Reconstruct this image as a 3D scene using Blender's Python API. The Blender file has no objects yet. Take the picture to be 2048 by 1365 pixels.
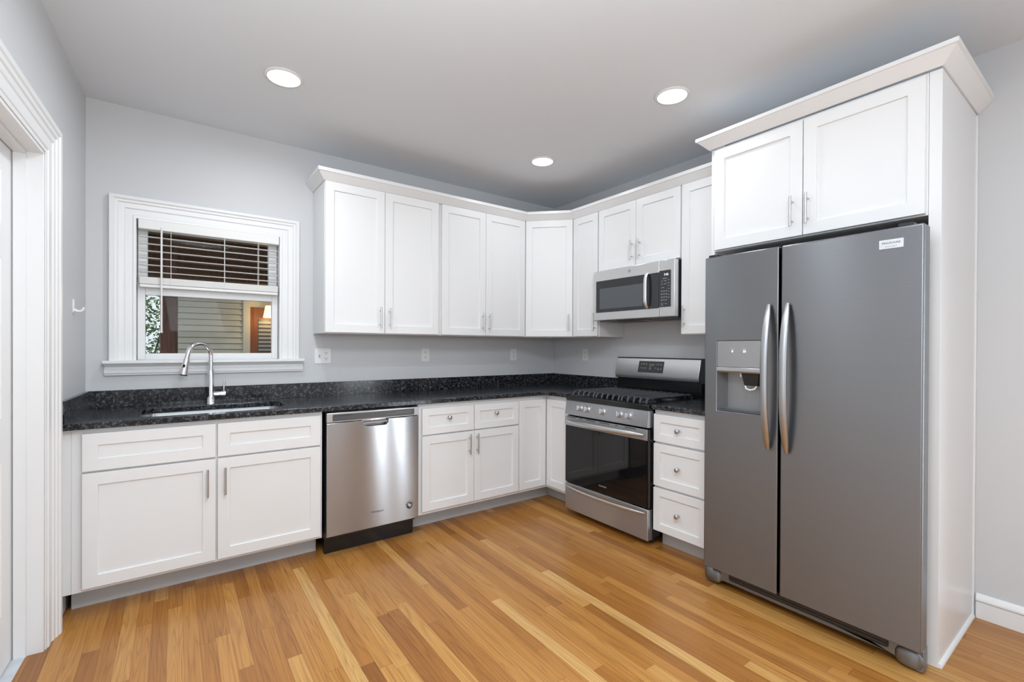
import bpy, bmesh, math, random
from mathutils import Vector, Matrix
from mathutils.geometry import tessellate_polygon
random.seed(7)
S = bpy.context.scene
COL = S.collection
rad = math.radians

# ------------------------------------------------------------------ camera
CAM = dict(f=923.4985, t=.9413, pit=.0043, rol=.0045, hy=698.93, c=(-3.112, -3.5521, 1.2841))
def make_camera():
    cd = bpy.data.cameras.new('camera'); co = bpy.data.objects.new('camera', cd); COL.objects.link(co)
    t = CAM['t']
    F = Vector((math.cos(t), math.sin(t), 0)); R = Vector((math.sin(t), -math.cos(t), 0)); U = Vector((0, 0, 1))
    c, s = math.cos(CAM['pit']), math.sin(CAM['pit']); F, U = c*F - s*U, c*U + s*F
    c, s = math.cos(CAM['rol']), math.sin(CAM['rol']); R, U = c*R + s*U, c*U - s*R
    m = Matrix.Identity(4)
    for i in range(3):
        m[i][0], m[i][1], m[i][2], m[i][3] = R[i], U[i], -F[i], CAM['c'][i]
    co.matrix_world = m
    cd.sensor_fit = 'HORIZONTAL'; cd.sensor_width = 36.0
    cd.lens = CAM['f'] * 36.0 / 2048
    cd.shift_y = (CAM['hy'] - 682.5) / 2048
    cd.clip_start = .02
    S.camera = co
make_camera()
# ------------------------------------------------------------------ world, lights, exposure
W = bpy.data.worlds.new('world'); S.world = W; W.use_nodes = True
W.node_tree.nodes['Background'].inputs[0].default_value = (.86, .93, 1, 1)
W.node_tree.nodes['Background'].inputs[1].default_value = 1.15
def area(name, loc, rot, sx, sy, power, color=(1, 1, 1), spread=180, shape='RECTANGLE'):
    l = bpy.data.lights.new(name, 'AREA'); l.shape = shape; l.size = sx
    if shape in ('RECTANGLE', 'ELLIPSE'): l.size_y = sy
    l.energy = power; l.color = color; l.spread = rad(spread)
    o = bpy.data.objects.new(name, l); COL.objects.link(o); o.location = loc; o.rotation_euler = rot
    return o
COOL = (.86, .94, 1)
# daylight: the window opening in the far rear wall and the wide doorway in the right wall, both behind the camera
area('daylight_rear', (-1.7, -7.12, 1.45), (rad(90), 0, 0), 2.7, 1.9, 14, COOL)
area('daylight_doorway', (.08, -4.3, 1.1), (rad(90), 0, rad(90)), 1.15, 2.0, 56, COOL, 110)
# fill lights added behind the camera to balance the room, without real fixtures
for x_ in (-.76, -.46):      # two added tall strips, placed to draw streaks on the dishwasher front
    sl_ = area('streak_fill', (x_, -4.25, .87), (0, 0, 0), .055, 1.6, .62, COOL, 50)
    sl_.rotation_euler = (Vector((-1.95, -.65, .7)) - sl_.location).to_track_quat('-Z', 'Y').to_euler()
area('upward_fill', (-2.2, -4.6, 1.65), (rad(180), 0, 0), .5, .5, 26, COOL)  # added fill facing up, lifts the ceiling brightness
area('tilted_fill', (-2.9, -3.9, 1.7), (rad(130), 0, rad(-10)), .6, .6, 20, COOL, 120)  # added fill aimed up and forward at the window wall
area('ceiling_bounce_fill', (-2.8, -3.5, 2.66), (0, 0, 0), 1.0, 1.0, 52, COOL, 180, 'DISK')  # added disk standing in for light bounced off the ceiling
# downlights of the same rows that hang behind the photographer or beside him
def ceiling_lamp(x, y, power): return area('ceiling_lamp', (x, y, 2.68), (0, 0, 0), .14, .14, power, (.88, .945, 1), 172, 'DISK')
ceiling_lamp(-2.66, -1.99, 9.5)
S.view_settings.view_transform = 'Standard'; S.view_settings.look = 'None'
S.view_settings.gamma = 1; S.view_settings.use_curve_mapping = False
S.view_settings.exposure = -.15

# ------------------------------------------------------------------ materials
def new_mat(name):
    m = bpy.data.materials.new(name); m.use_nodes = True
    nt = m.node_tree; return m, nt, nt.nodes['Principled BSDF']
def N(nt, kind, **kw):
    n = nt.nodes.new(kind)
    for k, v in kw.items():
        if k in n.inputs: n.inputs[k].default_value = v
        else: setattr(n, k, v)
    return n
def L(nt, a, b): nt.links.new(a, b)
def ramp(nt, stops, interp='LINEAR'):
    r = nt.nodes.new('ShaderNodeValToRGB'); cr = r.color_ramp; cr.interpolation = interp
    while len(cr.elements) < len(stops): cr.elements.new(.5)
    for e, (p, c) in zip(cr.elements, stops):
        e.position = p; e.color = (*c, 1)
    return r
def math_n(nt, op, a, b=None, c=None):
    n = nt.nodes.new('ShaderNodeMath'); n.operation = op
    for i, v in enumerate((a, b, c)):
        if v is None: continue
        if isinstance(v, (int, float)): n.inputs[i].default_value = v
        else: nt.links.new(v, n.inputs[i])
    return n.outputs[0]
def simple(name, col, rough=.5, metal=0., bump=0., bscale=200., spec=None, coat=0., var=0., vscale=3.):
    m, nt, p = new_mat(name)
    p.inputs['Base Color'].default_value = (*col, 1); p.inputs['Roughness'].default_value = rough
    p.inputs['Metallic'].default_value = metal
    if spec is not None: p.inputs['Specular IOR Level'].default_value = spec
    if coat: p.inputs['Coat Weight'].default_value = coat; p.inputs['Coat Roughness'].default_value = .1
    tc = N(nt, 'ShaderNodeTexCoord')
    if var:
        n = N(nt, 'ShaderNodeTexNoise', Scale=vscale, Detail=4.0); L(nt, tc.outputs['Object'], n.inputs['Vector'])
        r = ramp(nt, [(.3, tuple(c*(1-var) for c in col)), (.7, tuple(min(1, c*(1+var)) for c in col))])
        L(nt, n.outputs['Fac'], r.inputs[0]); L(nt, r.outputs[0], p.inputs['Base Color'])
    if bump:
        n = N(nt, 'ShaderNodeTexNoise', Scale=bscale, Detail=3.0); L(nt, tc.outputs['Object'], n.inputs['Vector'])
        b = N(nt, 'ShaderNodeBump', Strength=bump, Distance=.002)
        L(nt, n.outputs['Fac'], b.inputs['Height']); L(nt, b.outputs[0], p.inputs['Normal'])
    return m
def emission(name, col, strength):
    m, nt, p = new_mat(name)
    p.inputs['Base Color'].default_value = (*col, 1)
    p.inputs['Emission Color'].default_value = (*col, 1); p.inputs['Emission Strength'].default_value = strength
    return m
def steel(name, col=(.60, .60, .60), rough=.3, aniso=.75, wav=.06, wscale=3.0):
    """stainless sheet, brushed horizontally: reflections smear up and down"""
    m, nt, p = new_mat(name)
    p.inputs['Metallic'].default_value = 1; p.inputs['Roughness'].default_value = rough
    p.inputs['Anisotropic'].default_value = aniso
    tan = N(nt, 'ShaderNodeCombineXYZ', Z=1.0); L(nt, tan.outputs[0], p.inputs['Tangent'])
    tc = N(nt, 'ShaderNodeTexCoord')
    mp = N(nt, 'ShaderNodeMapping'); mp.inputs['Scale'].default_value = (3, 3, 900)
    L(nt, tc.outputs['Object'], mp.inputs['Vector'])
    n = N(nt, 'ShaderNodeTexNoise', Scale=1.0, Detail=2.0); L(nt, mp.outputs[0], n.inputs['Vector'])
    r = ramp(nt, [(.35, tuple(c*.985 for c in col)), (.65, tuple(c*1.015 for c in col))])
    L(nt, n.outputs['Fac'], r.inputs[0]); L(nt, r.outputs[0], p.inputs['Base Color'])
    n2 = N(nt, 'ShaderNodeTexNoise', Scale=wscale, Detail=0.0); L(nt, tc.outputs['Object'], n2.inputs['Vector'])
    b = N(nt, 'ShaderNodeBump', Strength=wav, Distance=.05)
    L(nt, n2.outputs['Fac'], b.inputs['Height']); L(nt, b.outputs[0], p.inputs['Normal'])
    return m
def oak_floor():
    m, nt, p = new_mat('oak_strip_floor')
    tc = N(nt, 'ShaderNodeTexCoord'); sp = N(nt, 'ShaderNodeSeparateXYZ'); L(nt, tc.outputs['Object'], sp.inputs[0])
    x, y = sp.outputs[0], sp.outputs[1]
    PW = .0571
    rx = math_n(nt, 'DIVIDE', x, PW); row = math_n(nt, 'FLOOR', rx); fx = math_n(nt, 'FRACT', rx)
    wn = N(nt, 'ShaderNodeTexWhiteNoise', noise_dimensions='1D'); L(nt, row, wn.inputs['W'])
    off = math_n(nt, 'MULTIPLY', wn.outputs['Value'], 7.3)
    row2 = math_n(nt, 'ADD', row, 91.7)
    wn2 = N(nt, 'ShaderNodeTexWhiteNoise', noise_dimensions='1D'); L(nt, row2, wn2.inputs['W'])
    ln = math_n(nt, 'MULTIPLY_ADD', wn2.outputs['Value'], .8, .75)
    # warp the run so boards along a row differ in length
    ny = N(nt, 'ShaderNodeTexNoise', noise_dimensions='2D', Scale=1.0, Detail=0.0)
    cv = N(nt, 'ShaderNodeCombineXYZ'); L(nt, math_n(nt, 'MULTIPLY', row, 3.17), cv.inputs[0]); L(nt, math_n(nt, 'MULTIPLY', y, .9), cv.inputs[1])
    L(nt, cv.outputs[0], ny.inputs['Vector'])
    yy = math_n(nt, 'ADD', math_n(nt, 'ADD', y, off), math_n(nt, 'MULTIPLY', ny.outputs['Fac'], .9))
    ry = math_n(nt, 'DIVIDE', yy, ln); idx = math_n(nt, 'FLOOR', ry); fy = math_n(nt, 'FRACT', ry)
    pid = N(nt, 'ShaderNodeCombineXYZ'); L(nt, row, pid.inputs[0]); L(nt, idx, pid.inputs[1])
    wc = N(nt, 'ShaderNodeTexWhiteNoise', noise_dimensions='2D'); L(nt, pid.outputs[0], wc.inputs['Vector'])
    base = ramp(nt, [(0, (.30, .115, .024)), (.15, (.40, .165, .034)), (.45, (.48, .213, .048)), (.78, (.55, .265, .068)), (.95, (.62, .335, .10)), (1, (.68, .41, .15))])
    L(nt, wc.outputs['Value'], base.inputs[0])
    # grain: coordinates shifted per board
    sh = N(nt, 'ShaderNodeVectorMath', operation='SCALE'); L(nt, wc.outputs['Color'], sh.inputs[0]); sh.inputs['Scale'].default_value = 40
    gv = N(nt, 'ShaderNodeVectorMath', operation='ADD'); L(nt, tc.outputs['Object'], gv.inputs[0]); L(nt, sh.outputs[0], gv.inputs[1])
    mp = N(nt, 'ShaderNodeMapping'); mp.inputs['Scale'].default_value = (230, 2.6, 1); L(nt, gv.outputs[0], mp.inputs['Vector'])
    g1 = N(nt, 'ShaderNodeTexNoise', Scale=1.0, Detail=5.0, Roughness=.65); L(nt, mp.outputs[0], g1.inputs['Vector'])
    mp2 = N(nt, 'ShaderNodeMapping'); mp2.inputs['Scale'].default_value = (20, .8, 1); L(nt, gv.outputs[0], mp2.inputs['Vector'])
    g2 = N(nt, 'ShaderNodeTexNoise', Scale=1.0, Detail=1.0, Distortion=.35); L(nt, mp2.outputs[0], g2.inputs['Vector'])
    ring = math_n(nt, 'FRACT', math_n(nt, 'MULTIPLY', g2.outputs['Fac'], 11.0))
    ringr = ramp(nt, [(0, (.72, .68, .62)), (.22, (.9, .89, .87)), (.6, (1, 1, 1)), (.85, (.93, .92, .9)), (1, (.74, .7, .65))]); L(nt, ring, ringr.inputs[0])
    gr = ramp(nt, [(.28, (.58, .48, .38)), (.47, (.92, .9, .87)), (.75, (1.0, 1.0, 1.0))]); L(nt, g1.outputs['Fac'], gr.inputs[0])
    mx = N(nt, 'ShaderNodeMix', data_type='RGBA', blend_type='MULTIPLY'); mx.inputs[0].default_value = 1.0
    L(nt, base.outputs[0], mx.inputs[6]); L(nt, gr.outputs[0], mx.inputs[7])
    mx2 = N(nt, 'ShaderNodeMix', data_type='RGBA', blend_type='MULTIPLY'); mx2.inputs[0].default_value = .85
    L(nt, mx.outputs[2], mx2.inputs[6]); L(nt, ringr.outputs[0], mx2.inputs[7])
    # seams
    ex = math_n(nt, 'MINIMUM', fx, math_n(nt, 'SUBTRACT', 1.0, fx))
    ey = math_n(nt, 'MULTIPLY', math_n(nt, 'MINIMUM', fy, math_n(nt, 'SUBTRACT', 1.0, fy)), math_n(nt, 'DIVIDE', ln, PW))
    seam = math_n(nt, 'SMOOTH_MIN', ex, ey, .01)
    sr = ramp(nt, [(0, (.42, .36, .3)), (.022, (1, 1, 1))]); L(nt, seam, sr.inputs[0])
    mx3 = N(nt, 'ShaderNodeMix', data_type='RGBA', blend_type='MULTIPLY'); mx3.inputs[0].default_value = .8
    L(nt, mx2.outputs[2], mx3.inputs[6]); L(nt, sr.outputs[0], mx3.inputs[7])
    L(nt, mx3.outputs[2], p.inputs['Base Color'])
    p.inputs['Roughness'].default_value = .3
    b = N(nt, 'ShaderNodeBump', Strength=.12, Distance=.001); L(nt, g1.outputs['Fac'], b.inputs['Height']); L(nt, b.outputs[0], p.inputs['Normal'])
    return m
def granite():
    m, nt, p = new_mat('dark_granite')
    tc = N(nt, 'ShaderNodeTexCoord')
    n1 = N(nt, 'ShaderNodeTexNoise', Scale=48.0, Detail=6.0, Roughness=.7); L(nt, tc.outputs['Object'], n1.inputs['Vector'])
    n2 = N(nt, 'ShaderNodeTexNoise', Scale=14.0, Detail=3.0); L(nt, tc.outputs['Object'], n2.inputs['Vector'])
    v = N(nt, 'ShaderNodeTexVoronoi', Scale=120.0); L(nt, tc.outputs['Object'], v.inputs['Vector'])
    r1 = ramp(nt, [(.40, (.004, .0045, .006)), (.52, (.016, .018, .022)), (.60, (.085, .09, .10)), (.72, (.2, .205, .215))])
    L(nt, n1.outputs['Fac'], r1.inputs[0])
    r2 = ramp(nt, [(.35, (.35, .35, .36)), (.65, (1, 1, 1))]); L(nt, n2.outputs['Fac'], r2.inputs[0])
    mx = N(nt, 'ShaderNodeMix', data_type='RGBA', blend_type='MULTIPLY'); mx.inputs[0].default_value = .7
    L(nt, r1.outputs[0], mx.inputs[6]); L(nt, r2.outputs[0], mx.inputs[7])
    sp = N(nt, 'ShaderNodeSeparateColor'); L(nt, v.outputs['Color'], sp.inputs[0])
    r3 = ramp(nt, [(.80, (0, 0, 0)), (.95, (.06, .06, .065))]); L(nt, sp.outputs[0], r3.inputs[0])
    mx2 = N(nt, 'ShaderNodeMix', data_type='RGBA', blend_type='ADD'); mx2.inputs[0].default_value = 1
    L(nt, mx.outputs[2], mx2.inputs[6]); L(nt, r3.outputs[0], mx2.inputs[7])
    L(nt, mx2.outputs[2], p.inputs['Base Color']); p.inputs['Roughness'].default_value = .16
    return m
def pane_glass():
    m, nt, p = new_mat('window_glass'); nt.nodes.remove(p)
    out = nt.nodes['Material Output']
    tr = N(nt, 'ShaderNodeBsdfTransparent'); tr.inputs[0].default_value = (.96, .98, .97, 1)
    gl = N(nt, 'ShaderNodeBsdfGlossy', Roughness=.02); fr = N(nt, 'ShaderNodeFresnel', IOR=1.1)
    mx = N(nt, 'ShaderNodeMixShader'); L(nt, fr.outputs[0], mx.inputs[0]); L(nt, tr.outputs[0], mx.inputs[1]); L(nt, gl.outputs[0], mx.inputs[2])
    L(nt, mx.outputs[0], out.inputs['Surface']); return m
def wood(name, dark, light, rough=.6):
    m, nt, p = new_mat(name)
    tc = N(nt, 'ShaderNodeTexCoord'); mp = N(nt, 'ShaderNodeMapping'); mp.inputs['Scale'].default_value = (40, 40, 3); L(nt, tc.outputs['Object'], mp.inputs['Vector'])
    n = N(nt, 'ShaderNodeTexNoise', Scale=1.0, Detail=5.0); L(nt, mp.outputs[0], n.inputs['Vector'])
    r = ramp(nt, [(.3, dark), (.7, light)]); L(nt, n.outputs['Fac'], r.inputs[0]); L(nt, r.outputs[0], p.inputs['Base Color'])
    p.inputs['Roughness'].default_value = rough; return m
M = dict(
    wall=simple('grey_wall_paint', (.61, .615, .625), .5, bump=.05, bscale=350),
    ceil=simple('ceiling_paint', (.75, .78, .815), .8, bump=.04, bscale=300),
    white=simple('white_cabinet_paint', (.80, .80, .80), .32),
    trim=simple('white_trim_paint', (.80, .80, .80), .3),
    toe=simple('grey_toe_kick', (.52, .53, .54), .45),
    wplast=simple('white_plastic', (.80, .80, .79), .35),
    slat=simple('blind_slat', (.80, .79, .77), .4),
    floor=oak_floor(), granite=granite(),
    steel_m=steel('microwave_stainless', (.70, .70, .705), .36, .6, .01),
    steel=steel('brushed_stainless', (.55, .57, .60), .38, .9, .02),
    steel_b=steel('backguard_stainless', (.80, .81, .82), .34, .5, .0),
    steel_d=steel('dishwasher_stainless', (.44, .46, .49), .2, 1.0, .10, 1.5),
    steel_f=steel('refrigerator_stainless', (.25, .262, .28), .37, .85, .04, 1.6),
    nickel=simple('brushed_nickel', (.56, .55, .54), .3, 1.),
    fhandle=simple('fridge_handle_steel', (.46, .47, .485), .33, 1.),
    hsteel=simple('satin_steel_handle', (.64, .645, .65), .34, 1.),
    chrome=simple('polished_chrome', (.82, .82, .83), .06, 1.),
    sinksteel=simple('sink_steel', (.72, .73, .74), .22, 1.),
    black=simple('black_enamel', (.008, .008, .009), .16),
    blackp=simple('black_plastic', (.012, .012, .013), .4),
    iron=simple('cast_iron', (.05, .053, .06), .42, bump=.1, bscale=300),
    oven=simple('black_oven_glass', (.006, .006, .007), .04),
    mglass=simple('microwave_black_glass', (.022, .024, .027), .1),
    mwin=simple('microwave_window_mesh', (.085, .095, .105), .2, var=.15, vscale=300),
    dgrey=simple('dark_grey_console', (.075, .075, .078), .3),
    fascia=simple('dispenser_fascia', (.42, .42, .43), .3, .8),
    cavity=simple('dispenser_cavity', (.30, .305, .31), .35, .6),
    print=simple('grey_print', (.35, .36, .37), .5),
    dprint=simple('dark_print', (.05, .05, .055), .5),
    glow=emission('display_digits', (.75, .9, 1), 1.2),
    green=emission('clock_digits', (.2, .32, .25), .25),
    lens=emission('lamp_lens', (1, .98, .95), 4),
    glass=pane_glass(), slot=simple('outlet_slot', (.03, .03, .03), .6),
    siding=simple('cream_clapboard', (.70, .68, .60), .6, var=.06, vscale=6),
    cream=simple('cream_board', (.70, .66, .56), .55),
    post=wood('brown_post', (.075, .03, .02), (.19, .08, .055)),
    porch=wood('porch_ceiling_wood', (.075, .036, .019), (.17, .085, .045)),
    edoor=wood('orange_brown_door', (.22, .07, .03), (.34, .12, .055), .4),
    leaf=simple('leaf_green', (.12, .2, .07), .6, var=.5, vscale=9),
    bark=simple('bark', (.1, .07, .05), .8),
    ground=simple('outdoor_ground', (.25, .24, .21), .9, var=.3),
    shade=emission('porch_lamp_shade', (1, .72, .34), 2.3),
    tile=simple('pale_threshold_stone', (.58, .60, .63), .35, var=.08, vscale=20),
)

# ------------------------------------------------------------------ mesh building
class MB:
    def __init__(s): s.v = []; s.f = []
    def add(s, vs, fs):
        o = len(s.v); s.v += [tuple(v) for v in vs]; s.f += [tuple(i+o for i in f) for f in fs]; return s
    def box(s, x0, x1, y0, y1, z0, z1):
        x0, x1 = sorted((x0, x1)); y0, y1 = sorted((y0, y1)); z0, z1 = sorted((z0, z1))
        return s.add([(x0,y0,z0),(x1,y0,z0),(x1,y1,z0),(x0,y1,z0),(x0,y0,z1),(x1,y0,z1),(x1,y1,z1),(x0,y1,z1)],
                     [(0,3,2,1),(4,5,6,7),(0,1,5,4),(1,2,6,5),(2,3,7,6),(3,0,4,7)])
    def prism(s, poly, axis, a0, a1):
        """poly: 2-D points in the two other axes (in x,y,z order); extruded along axis"""
        n = len(poly)
        def p(q, a):
            if axis == 'x': return (a, q[0], q[1])
            if axis == 'y': return (q[0], a, q[1])
            return (q[0], q[1], a)
        vs = [p(q, a0) for q in poly] + [p(q, a1) for q in poly]
        fs = [(i, (i+1) % n, n+(i+1) % n, n+i) for i in range(n)]
        tri = tessellate_polygon([[Vector((q[0], q[1], 0)) for q in poly]])
        fs += [t for t in tri] + [tuple(n+i for i in reversed(t)) for t in tri]
        return s.add(vs, fs)
    def holed(s, outer, hole, axis, a0, a1):
        """slab with a hole: outlines in the plane across axis"""
        n, h = len(outer), len(hole); al = list(outer) + list(hole)
        def p(q, a):
            if axis == 'x': return (a, q[0], q[1])
            if axis == 'y': return (q[0], a, q[1])
            return (q[0], q[1], a)
        vs = [p(q, a0) for q in al] + [p(q, a1) for q in al]; T = n+h
        tri = tessellate_polygon([[Vector((q[0], q[1], 0)) for q in outer], [Vector((q[0], q[1], 0)) for q in hole]])
        fs = [t for t in tri] + [tuple(T+i for i in reversed(t)) for t in tri]
        fs += [(i, (i+1) % n, T+(i+1) % n, T+i) for i in range(n)]
        fs += [(n+i, n+(i+1) % h, T+n+(i+1) % h, T+n+i) for i in range(h)]
        return s.add(vs, fs)
    def cyl(s, p0, p1, r0, r1=None, n=20):
        return s.tube([p0, p1], [r0, r0 if r1 is None else r1], n)
    def tube(s, path, rr, n=16, flat=1.0, up=None):
        """sweep of a round or flattened section; flat scales the section along the second axis"""
        P = [Vector(p) for p in path]
        if isinstance(rr, (int, float)): rr = [rr]*len(P)
        vs = []; prev = None
        for i, p in enumerate(P):
            t = (P[min(i+1, len(P)-1)] - P[max(i-1, 0)]).normalized()
            if prev is None:
                a = Vector(up) if up else (Vector((0,0,1)) if abs(t.z) < .9 else Vector((1,0,0)))
            else: a = prev
            a = (a - t*a.dot(t)).normalized(); prev = a; b = t.cross(a)
            for k in range(n):
                an = 2*math.pi*k/n
                vs.append(p + a*(rr[i]*math.cos(an)) + b*(rr[i]*flat*math.sin(an)))
        fs = []
        for i in range(len(P)-1):
            for k in range(n):
                fs.append((i*n+k, i*n+(k+1) % n, (i+1)*n+(k+1) % n, (i+1)*n+k))
        fs.append(tuple(reversed(range(n)))); fs.append(tuple((len(P)-1)*n+k for k in range(n)))
        return s.add(vs, fs)
    def lathe(s, prof, o=(0,0,0), d=(0,0,1), n=24):
        d = Vector(d).normalized(); a = Vector((0,0,1)) if abs(d.z) < .9 else Vector((1,0,0))
        a = (a - d*a.dot(d)).normalized(); b = d.cross(a); o = Vector(o)
        vs = [o + d*z + (a*math.cos(2*math.pi*k/n) + b*math.sin(2*math.pi*k/n))*r for r, z in prof for k in range(n)]
        fs = [(i*n+k, i*n+(k+1) % n, (i+1)*n+(k+1) % n, (i+1)*n+k) for i in range(len(prof)-1) for k in range(n)]
        fs.append(tuple(reversed(range(n)))); fs.append(tuple((len(prof)-1)*n+k for k in range(n)))
        return s.add(vs, fs)
    def build(s, name, mat, parent=None, bevel=0., smooth=38, seg=2):
        me = bpy.data.meshes.new(name); me.from_pydata(s.v, [], s.f)
        bm = bmesh.new(); bm.from_mesh(me)
        bmesh.ops.remove_doubles(bm, verts=bm.verts, dist=1e-6)
        bmesh.ops.recalc_face_normals(bm, faces=bm.faces); bm.to_mesh(me); bm.free()
        me.polygons.foreach_set('use_smooth', [True]*len(me.polygons)); me.set_sharp_from_angle(angle=rad(smooth))
        me.materials.append(mat if not isinstance(mat, str) else M[mat])
        o = bpy.data.objects.new(name, me); COL.objects.link(o)
        if parent: o.parent = parent
        if bevel:
            b = o.modifiers.new('bevel', 'BEVEL'); b.width = bevel; b.segments = seg; b.limit_method = 'ANGLE'; b.angle_limit = rad(40)
        return o
def tag(o, label, cat, group=None, kind=None):
    o['label'] = label; o['category'] = cat
    if group: o['group'] = group
    if kind: o['kind'] = kind
    return o
def thing(name, label, cat, loc=(0,0,0), rz=0., group=None, kind=None):
    o = bpy.data.objects.new(name, None); COL.objects.link(o); o.location = loc; o.rotation_euler = (0, 0, rz)
    o.empty_display_size = .05
    return tag(o, label, cat, group, kind)
def text(name, s, size, mat, parent, loc, rot=(rad(90), 0, 0), depth=.0006, align='CENTER'):
    c = bpy.data.curves.new(name, 'FONT'); c.body = s; c.size = size; c.extrude = depth; c.align_x = align; c.align_y = 'CENTER'
    t = bpy.data.objects.new(name, c); COL.objects.link(t)
    bpy.context.view_layer.update()
    me = bpy.data.meshes.new_from_object(t.evaluated_get(bpy.context.evaluated_depsgraph_get()))
    bpy.data.objects.remove(t)
    me.materials.clear(); me.materials.append(M[mat])
    o = bpy.data.objects.new(name, me); COL.objects.link(o); o.parent = parent; o.location = loc; o.rotation_euler = rot
    return o
def rrect(x0, x1, z0, z1, r, n=5):
    pts = []
    for cx, cz, a in ((x1-r, z1-r, 0), (x0+r, z1-r, 90), (x0+r, z0+r, 180), (x1-r, z0+r, 270)):
        pts += [(cx + r*math.cos(rad(a+90*k/n)), cz + r*math.sin(rad(a+90*k/n))) for k in range(n+1)]
    return pts
def offset_path(path, d, side=1):
    """mitred offset of an open 2-D polyline; side=1 is to the right of travel"""
    P = [Vector(p) for p in path]; out = []
    for i, p in enumerate(P):
        ns = []
        for a, b in ((i-1, i), (i, i+1)):
            if a >= 0 and b < len(P):
                t = (P[b]-P[a]).normalized(); ns.append(Vector((t.y, -t.x))*side)
        n = ns[0] if len(ns) == 1 else (ns[0]+ns[1]) / (1 + ns[0].dot(ns[1]))
        out.append(p + n*d)
    return out
def sweep_profile(mb, path, prof, side=1):
    """closed profile [(outward offset, z)] along a flat polyline with mitred corners"""
    n = len(prof); rings = []
    cols = [offset_path(path, d, side) for d, z in prof]
    vs = [(cols[j][i].x, cols[j][i].y, prof[j][1]) for i in range(len(path)) for j in range(n)]
    fs = [(i*n+j, i*n+(j+1) % n, (i+1)*n+(j+1) % n, (i+1)*n+j) for i in range(len(path)-1) for j in range(n)]
    tri = tessellate_polygon([[Vector((a, b, 0)) for a, b in prof]])
    fs += [t for t in tri] + [tuple((len(path)-1)*n+i for i in t) for t in tri]
    return mb.add(vs, fs)
RW2 = rad(-90)      # local x runs to the viewer's right along the right-hand wall, local -y faces the room

# ------------------------------------------------------------------ room shell
LW_ANG = rad(90) - math.atan(.036); LW_O = (-3.5265, 0, 0)
ZC = 2.695
MB().box(-4.2, .14, -7.3, .14, -.06, 0).build('floor', 'floor')
tag(bpy.data.objects['floor'], 'satin oak strip floor in warm honey and amber boards', 'floor', kind='structure')
tag(MB().box(-4.2, .14, -7.3, .14, ZC, ZC+.1).build('ceiling', 'ceil'), 'smooth pale grey white ceiling with round downlights', 'ceiling', kind='structure')
WX0, WX1, WZ0, WZ1 = -3.303, -2.529, 1.196, 2.043      # window opening
b = MB(); j = .02
b.box(-4.2, WX0-j, 0, .14, 0, ZC).box(WX1+j, .14, 0, .14, 0, ZC).box(WX0-j, WX1+j, 0, .14, 0, WZ0-j).box(WX0-j, WX1+j, 0, .14, WZ1+j, ZC)
tag(b.build('wall_back', 'wall'), 'pale grey painted wall behind the sink and window', 'wall', kind='structure')
tag(MB().box(0, .14, -3.7, 0, 0, ZC).box(0, .14, -7.3, -4.9, 0, ZC).box(0, .14, -4.9, -3.7, 2.15, ZC).build('wall_right', 'wall'), 'pale grey painted wall behind range and refrigerator', 'wall', kind='structure')
b = MB().box(-4.2, -3.1, -7.3, -7.16, 0, ZC).box(-.3, .14, -7.3, -7.16, 0, ZC).box(-3.1, -.3, -7.3, -7.16, 0, .45).box(-3.1, -.3, -7.3, -7.16, 2.45, ZC)
tag(b.build('wall_front', 'wall'), 'pale grey wall with a wide window opening behind the camera', 'wall', kind='structure')
DA0, DA1, DZ = -1.66, -.83, 2.095                       # doorway in the left wall, local coordinates
b = MB().box(DA1, .0, 0, .14, 0, ZC).box(-7.25, DA0, 0, .14, 0, ZC).box(DA0, DA1, 0, .14, DZ, ZC)
wl = b.build('wall_left', 'wall'); wl.location = LW_O; wl.rotation_euler = (0, 0, LW_ANG)
tag(wl, 'pale grey painted wall holding the white panelled door', 'wall', kind='structure')
bb = [(0, 0), (-.015, 0), (-.015, .078), (-.011, .079), (-.011, .083), (-.02, .085), (-.021, .093), (-.017, .1), (-.012, .103), (-.009, .11), (-.006, .115), (0, .115)]
tag(MB().prism(bb, 'y', -7.1, -3.08).build('baseboard_right', 'trim'), 'white moulded baseboard beside the refrigerator panel', 'baseboard', kind='structure')

CASING = [(0, 0), (0, .013), (.006, .016), (.014, .016), (.018, .011), (.05, .013), (.055, .019), (.06, .021), (.082, .022),
          (.086, .028), (.092, .031), (.098, .031), (.102, .037), (.106, .04), (.12, .04), (.123, .037), (.123, 0)]
def casing(x0, x1, zb, zt, name, parent, prof=CASING, k=1.0, kd=1.0, rev=.004):
    mb = MB(); n = len(prof); vs = []
    for u, d in prof: pass
    for sx, sz in ((0, 0), (0, 1), (1, 1), (1, 0)):
        for u, d in prof:
            uu = u*k + rev
            vs.append(((x1+uu) if sx else (x0-uu), -d*kd - .0005, (zt+uu) if sz else zb))
    fs = [(i*n+q, i*n+(q+1) % n, (i+1)*n+(q+1) % n, (i+1)*n+q) for i in range(3) for q in range(n)]
    tri = tessellate_polygon([[Vector((a, c, 0)) for a, c in prof]])
    fs += [t for t in tri] + [tuple(3*n+i for i in t) for t in tri]
    return mb.add(vs, fs).build(name, 'trim', parent, smooth=25)

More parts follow.
